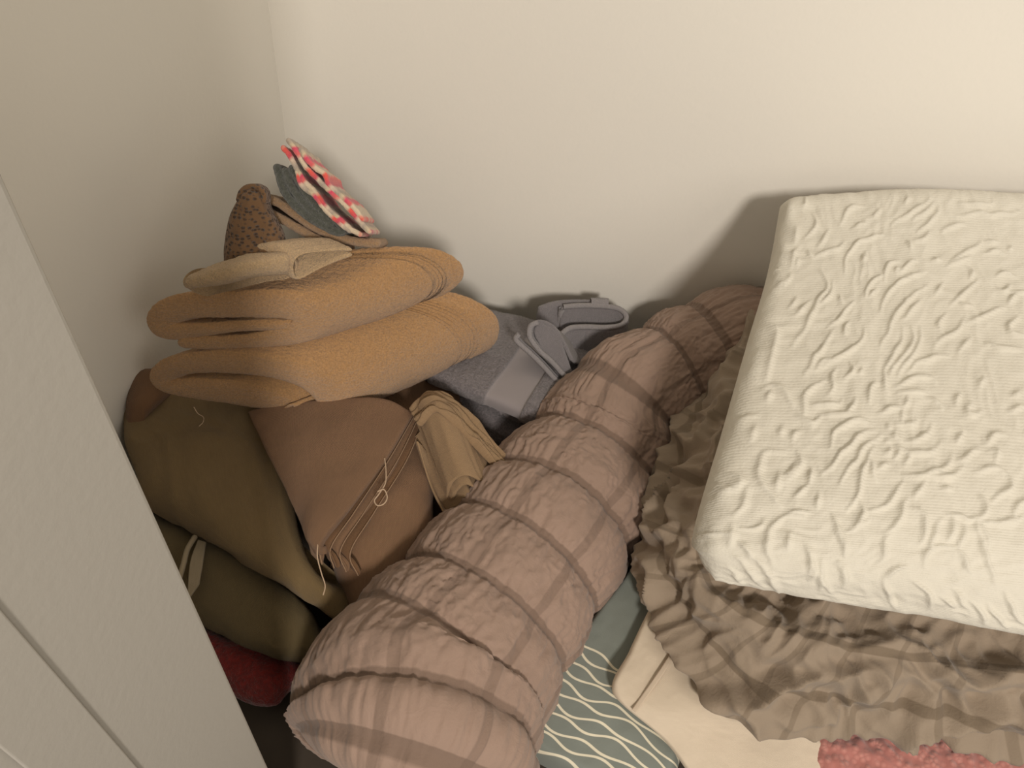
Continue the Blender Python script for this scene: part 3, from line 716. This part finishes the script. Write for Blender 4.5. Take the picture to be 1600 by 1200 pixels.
# raised scroll strokes, traced on the cloth
def z1(pp): return [(1200+x/4, 290+y/4) for x, y in pp]
def z2(pp): return [(1200+x/4, 560+y/4) for x, y in pp]
def z3(pp): return [(1070+x*.3916, 480+y*.3916) for x, y in pp]
def z4(pp): return [(1000+x*.375, 750+y*.375) for x, y in pp]
ST = [z1(p) for p in [
    [(130, 90), (110, 150), (100, 200)], [(240, 90), (220, 140)], [(290, 190), (300, 240), (260, 300), (235, 330)], [(180, 260), (175, 310), (150, 360)],
    [(375, 285), (355, 330), (310, 375)], [(620, 130), (540, 130), (480, 180), (455, 240)], [(600, 235), (550, 260), (530, 270)], [(690, 150), (660, 200), (630, 215)],
    [(890, 70), (860, 110)], [(1010, 80), (930, 150), (840, 200), (760, 240)], [(1040, 110), (990, 170), (900, 215)], [(1075, 125), (1040, 190), (1000, 240), (940, 300)],
    [(770, 320), (690, 320), (580, 350), (510, 400), (475, 470), (480, 550)], [(600, 410), (585, 450), (605, 470), (620, 430)], [(490, 365), (400, 410), (310, 440), (280, 470)],
    [(60, 330), (95, 400), (105, 470), (95, 540)], [(40, 450), (55, 540), (75, 620)], [(185, 395), (140, 440), (130, 500)], [(250, 410), (285, 460)], [(200, 460), (180, 520)],
    [(140, 560), (90, 620), (60, 690)], [(340, 540), (370, 600), (365, 660), (320, 720), (280, 800), (230, 890), (150, 1010)], [(270, 720), (220, 790), (150, 830)], [(190, 710), (140, 770)],
    [(410, 600), (410, 660), (380, 700), (310, 760)], [(530, 730), (500, 780), (430, 850), (365, 885)], [(445, 700), (470, 740)], [(400, 910), (360, 1000), (290, 1090), (230, 1200)],
    [(510, 860), (480, 900), (480, 945), (510, 920)], [(610, 890), (600, 950), (540, 1020), (430, 1080), (330, 1130), (260, 1160)], [(20, 850), (30, 930), (20, 1020)],
    [(600, 690), (640, 620), (680, 580), (720, 560)], [(690, 640), (640, 690)], [(730, 600), (725, 540), (760, 490), (820, 475)], [(790, 540), (820, 530)],
    [(990, 545), (900, 570), (830, 600), (760, 650), (720, 720), (715, 780)], [(920, 465), (880, 490), (860, 530), (800, 560)], [(860, 580), (960, 545)],
    [(1270, 440), (1190, 470), (1110, 520)], [(1020, 470), (1090, 465)], [(1090, 620), (1050, 690)], [(1000, 640), (900, 690), (860, 740), (800, 800), (760, 880), (740, 960), (690, 1020)],
    [(950, 740), (880, 800), (830, 850)], [(880, 700), (840, 760)], [(830, 880), (840, 960), (790, 1050), (740, 1120), (710, 1200)], [(890, 890), (915, 950), (880, 1030), (800, 1120), (750, 1200)],
    [(960, 880), (950, 960), (920, 1040), (850, 1120), (800, 1190)], [(1130, 1075), (1030, 1080), (930, 1120), (860, 1180)], [(920, 350), (980, 330), (1010, 290)], [(870, 350), (900, 400)],
    [(1340, 350), (1300, 380), (1200, 440), (1120, 510)], [(1440, 350), (1350, 345)], [(1490, 430), (1420, 410), (1350, 430)], [(1530, 380), (1510, 400)], [(1420, 570), (1480, 555), (1560, 580)],
    [(1510, 630), (1490, 660), (1430, 650)], [(1470, 760), (1400, 800), (1300, 830), (1240, 850)], [(1510, 750), (1520, 700), (1580, 680)], [(1280, 770), (1190, 740)], [(1230, 840), (1190, 900), (1130, 940), (1050, 1000)],
    [(1310, 590), (1260, 650), (1200, 690), (1150, 750)], [(1250, 510), (1280, 560), (1250, 600)], [(1360, 980), (1400, 1010), (1500, 1030), (1600, 1040)], [(1280, 940), (1190, 1040)], [(1200, 120), (1330, 130), (1420, 110)],
    [(1180, 200), (1290, 180), (1440, 190), (1560, 160)], [(1090, 290), (1180, 240), (1240, 240)], [(1100, 820), (1060, 870), (1090, 920)], [(1560, 830), (1500, 880), (1530, 940), (1600, 950)]]]
ST += [z2(p) for p in [
    [(230, 350), (220, 260), (260, 190), (350, 150)], [(440, 60), (400, 120), (420, 190), (390, 230)], [(300, 70), (350, 30), (420, 20)], [(500, 40), (540, 90), (480, 120)], [(560, 90), (600, 60)],
    [(280, 290), (340, 310), (440, 290), (460, 250)], [(180, 370), (280, 420), (330, 350)], [(340, 350), (440, 355), (540, 350)], [(700, 140), (640, 190), (620, 240), (640, 280)], [(740, 60), (735, 140), (740, 220)],
    [(790, 190), (860, 140), (960, 110), (1060, 140)], [(800, 230), (880, 205), (980, 200)], [(860, 250), (850, 300)], [(560, 270), (520, 320), (480, 350)], [(680, 350), (760, 320), (840, 330)],
    [(840, 320), (850, 370), (820, 400)], [(640, 430), (600, 400), (520, 405), (440, 450), (395, 510), (390, 570)], [(680, 450), (600, 465), (540, 520), (470, 590), (420, 660), (350, 730)],
    [(690, 490), (620, 530), (570, 590), (540, 660), (480, 730), (450, 790)], [(660, 570), (620, 620), (600, 690), (580, 780), (560, 870), (510, 960)], [(640, 620), (650, 700), (690, 780)],
    [(790, 430), (860, 430), (940, 390)], [(860, 510), (930, 510), (1000, 460), (1020, 410)], [(800, 540), (880, 590), (980, 610), (1050, 580), (1080, 540)], [(850, 720), (960, 730), (1060, 710), (1130, 670), (1160, 620)],
    [(1180, 640), (1240, 620), (1300, 560)], [(760, 560), (740, 610)], [(820, 570), (790, 640)], [(880, 610), (850, 670)], [(740, 400), (760, 440)], [(800, 460), (770, 490), (830, 510)], [(700, 690), (760, 660)], [(720, 510), (760, 530)],
    [(830, 780), (790, 860), (740, 920), (640, 970)], [(860, 860), (840, 940), (800, 1030), (730, 1100)], [(970, 770), (940, 840), (900, 870)], [(990, 720), (1090, 760), (1200, 690)], [(1070, 820), (1140, 820)],
    [(920, 940), (980, 1010), (990, 1080), (950, 1160)], [(570, 900), (590, 980), (550, 1050), (480, 1090)], [(400, 980), (440, 1080), (480, 1180)], [(200, 590), (205, 650), (160, 730), (90, 770)],
    [(60, 700), (70, 780), (60, 850)], [(110, 430), (60, 500)], [(190, 440), (160, 520)], [(330, 840), (300, 930)], [(240, 800), (160, 880)], [(100, 980), (180, 970), (280, 980)], [(100, 980), (40, 1040), (10, 1130)],
    [(1340, 500), (1380, 540), (1400, 490), (1470, 480)], [(1370, 590), (1440, 600), (1400, 660)], [(1290, 730), (1400, 690), (1500, 730)], [(1500, 740), (1510, 820), (1450, 850), (1390, 900)],
    [(1340, 860), (1350, 960), (1300, 1010)], [(1440, 860), (1390, 910)], [(1130, 990), (1180, 970), (1250, 1020), (1320, 980)], [(1150, 980), (1160, 1080), (1110, 1140)], [(1320, 1010), (1350, 1100), (1380, 1200)],
    [(1440, 1020), (1550, 1020), (1600, 990)], [(1230, 1040), (1210, 1130), (1180, 1170)], [(1350, 130), (1310, 190)], [(1260, 280), (1230, 350), (1280, 370), (1320, 320)], [(1200, 220), (1160, 300)],
    [(1220, 460), (1170, 540)], [(1490, 330), (1600, 310)], [(1500, 240), (1560, 220)], [(1090, 320), (1040, 260), (1000, 240)], [(1080, 1010), (1000, 1170), (1070, 1180), (1160, 1180)]]]
ST += [z3(p) for p in [
    [(350, 80), (345, 150), (330, 230), (300, 290)], [(305, 140), (305, 210), (270, 290)], [(270, 430), (230, 460), (210, 510)], [(275, 480), (260, 540)], [(340, 340), (320, 380)], [(290, 330), (370, 320), (430, 390)],
    [(390, 570), (330, 580), (300, 630), (295, 690), (340, 750), (380, 790)], [(190, 640), (205, 690), (180, 740), (140, 790)], [(125, 690), (120, 740), (105, 780)], [(250, 710), (240, 770), (205, 840)],
    [(330, 850), (280, 880), (220, 890)], [(470, 830), (390, 840), (340, 880), (325, 950), (345, 1030)], [(410, 900), (420, 970)], [(480, 950), (510, 1000), (500, 1070)], [(60, 850), (65, 930), (90, 1010)], [(90, 840), (85, 930), (120, 1010)],
    [(120, 860), (110, 930)], [(150, 850), (150, 920)], [(180, 870), (175, 960)], [(120, 1040), (160, 1100)], [(190, 1040), (230, 1100)], [(220, 1000), (270, 1060), (310, 1120)], [(270, 990), (330, 1060), (380, 1140)],
    [(210, 930), (280, 990)], [(240, 940), (260, 1000)], [(530, 1050), (545, 1130)], [(600, 870), (640, 970)], [(620, 1030), (640, 1100)], [(370, 680), (430, 660), (460, 600)], [(500, 650), (490, 700)]]]
ST += [z4(p) for p in [
    [(820, 180), (860, 260), (860, 330)], [(700, 270), (720, 350), (715, 420)], [(540, 380), (580, 460)], [(760, 330), (750, 400), (790, 470)], [(830, 330), (860, 400), (850, 450)], [(1010, 400), (1040, 480), (1070, 540)], [(1010, 400), (1060, 370), (1110, 360)],
    [(1130, 420), (1190, 460), (1210, 530)], [(1170, 130), (1190, 200), (1160, 260)], [(1290, 280), (1250, 270), (1190, 300), (1180, 370)], [(1400, 160), (1430, 300), (1480, 430)], [(1420, 170), (1500, 180), (1590, 150)],
    [(1260, 480), (1310, 530)], [(1310, 450), (1350, 520)], [(1390, 500), (1440, 590)], [(1450, 520), (1520, 610)], [(1520, 470), (1560, 560), (1600, 600)], [(1330, 300), (1370, 380)], [(890, 200), (940, 170)], [(1030, 220), (1000, 350)]]]
# beyond the frame the pattern continues with similar scrolls
for k in range(70):
    x0, y0 = rng.uniform(1610, 1960), rng.uniform(310, 1000); a0 = rng.uniform(0, 6.28); kq = rng.uniform(-.05, .05); p = []
    for j in range(rng.randint(5, 11)):
        p.append((x0, y0)); x0 += 8*math.cos(a0); y0 += 8*math.sin(a0); a0 += kq*8
    ST.append(p)
QH = {}
def quilt_disp(U, V, G):
    lu, lv = U.max(), V.max(); res = .0015
    nu, nv = int(lu/res)+2, int(lv/res)+2; H = np.zeros((nu, nv), np.float32)
    x, y = proj(G); x, y = x[::3, ::3].ravel(), y[::3, ::3].ravel(); uu, vv = U[::3, ::3].ravel(), V[::3, ::3].ravel()
    yy, xx = np.mgrid[-8:9, -8:9]
    for st in ST:
        q, _ = resample(crom(st, 40), n=max(4, int(sum(math.dist(a, b) for a, b in zip(st, st[1:]))/9)+2))
        pu = []
        for a, b in q:
            d = (x-a)**2+(y-b)**2; i = np.argmin(d)
            if d[i] < 300: pu.append((uu[i], vv[i]))
        if len(pu) < 3: continue
        pu = np.array(pu); ksm = np.array([.25, .5, .25])
        for c in (0, 1): pu[1:-1, c] = np.convolve(pu[:, c], ksm, 'valid')
        qq, ss = resample(crom(pu, 200), .0012); n = len(qq)
        for j, (a, b) in enumerate(qq):
            t = min(j, n-1-j)/(n*.35+1); wv_ = (.0017+.0010*min(1, t)); hv = .35+.65*min(1, t)
            iu, iv = int(round(a/res)), int(round(b/res))
            if 8 <= iu < nu-9 and 8 <= iv < nv-9:
                g_ = np.exp(-((yy*res+iu*res-a)**2+(xx*res+iv*res-b)**2)/(wv_**2))*hv
                H[iu-8:iu+9, iv-8:iv+9] = np.maximum(H[iu-8:iu+9, iv-8:iv+9], g_)
    iu = np.clip(U/res, 0, nu-1.001); iv = np.clip(V/res, 0, nv-1.001); a, b = iu.astype(int), iv.astype(int); fa, fb = iu-a, iv-b
    a1, b1 = np.minimum(a+1, nu-1), np.minimum(b+1, nv-1)
    h = H[a, b]*(1-fa)*(1-fb)+H[a1, b]*fa*(1-fb)+H[a, b1]*(1-fa)*fb+H[a1, b1]*fa*fb
    return .0044*h+.0009*pn(U*75, V*75, 1.0)+.0020*fbm(U*22, V*22, 4.0, 2)+.0011*ridge(U*42+2*pn(U*15, V*15, 2.0), V*42+2*pn(U*15, V*15, 8.0), 3.0)
tag(slab('quilt', qc, .075, M['quilt'], ds=.0018, r=.028, disp=quilt_disp), 'thick folded white matelasse quilt with raised scroll pattern on top of the pile', 'quilt')
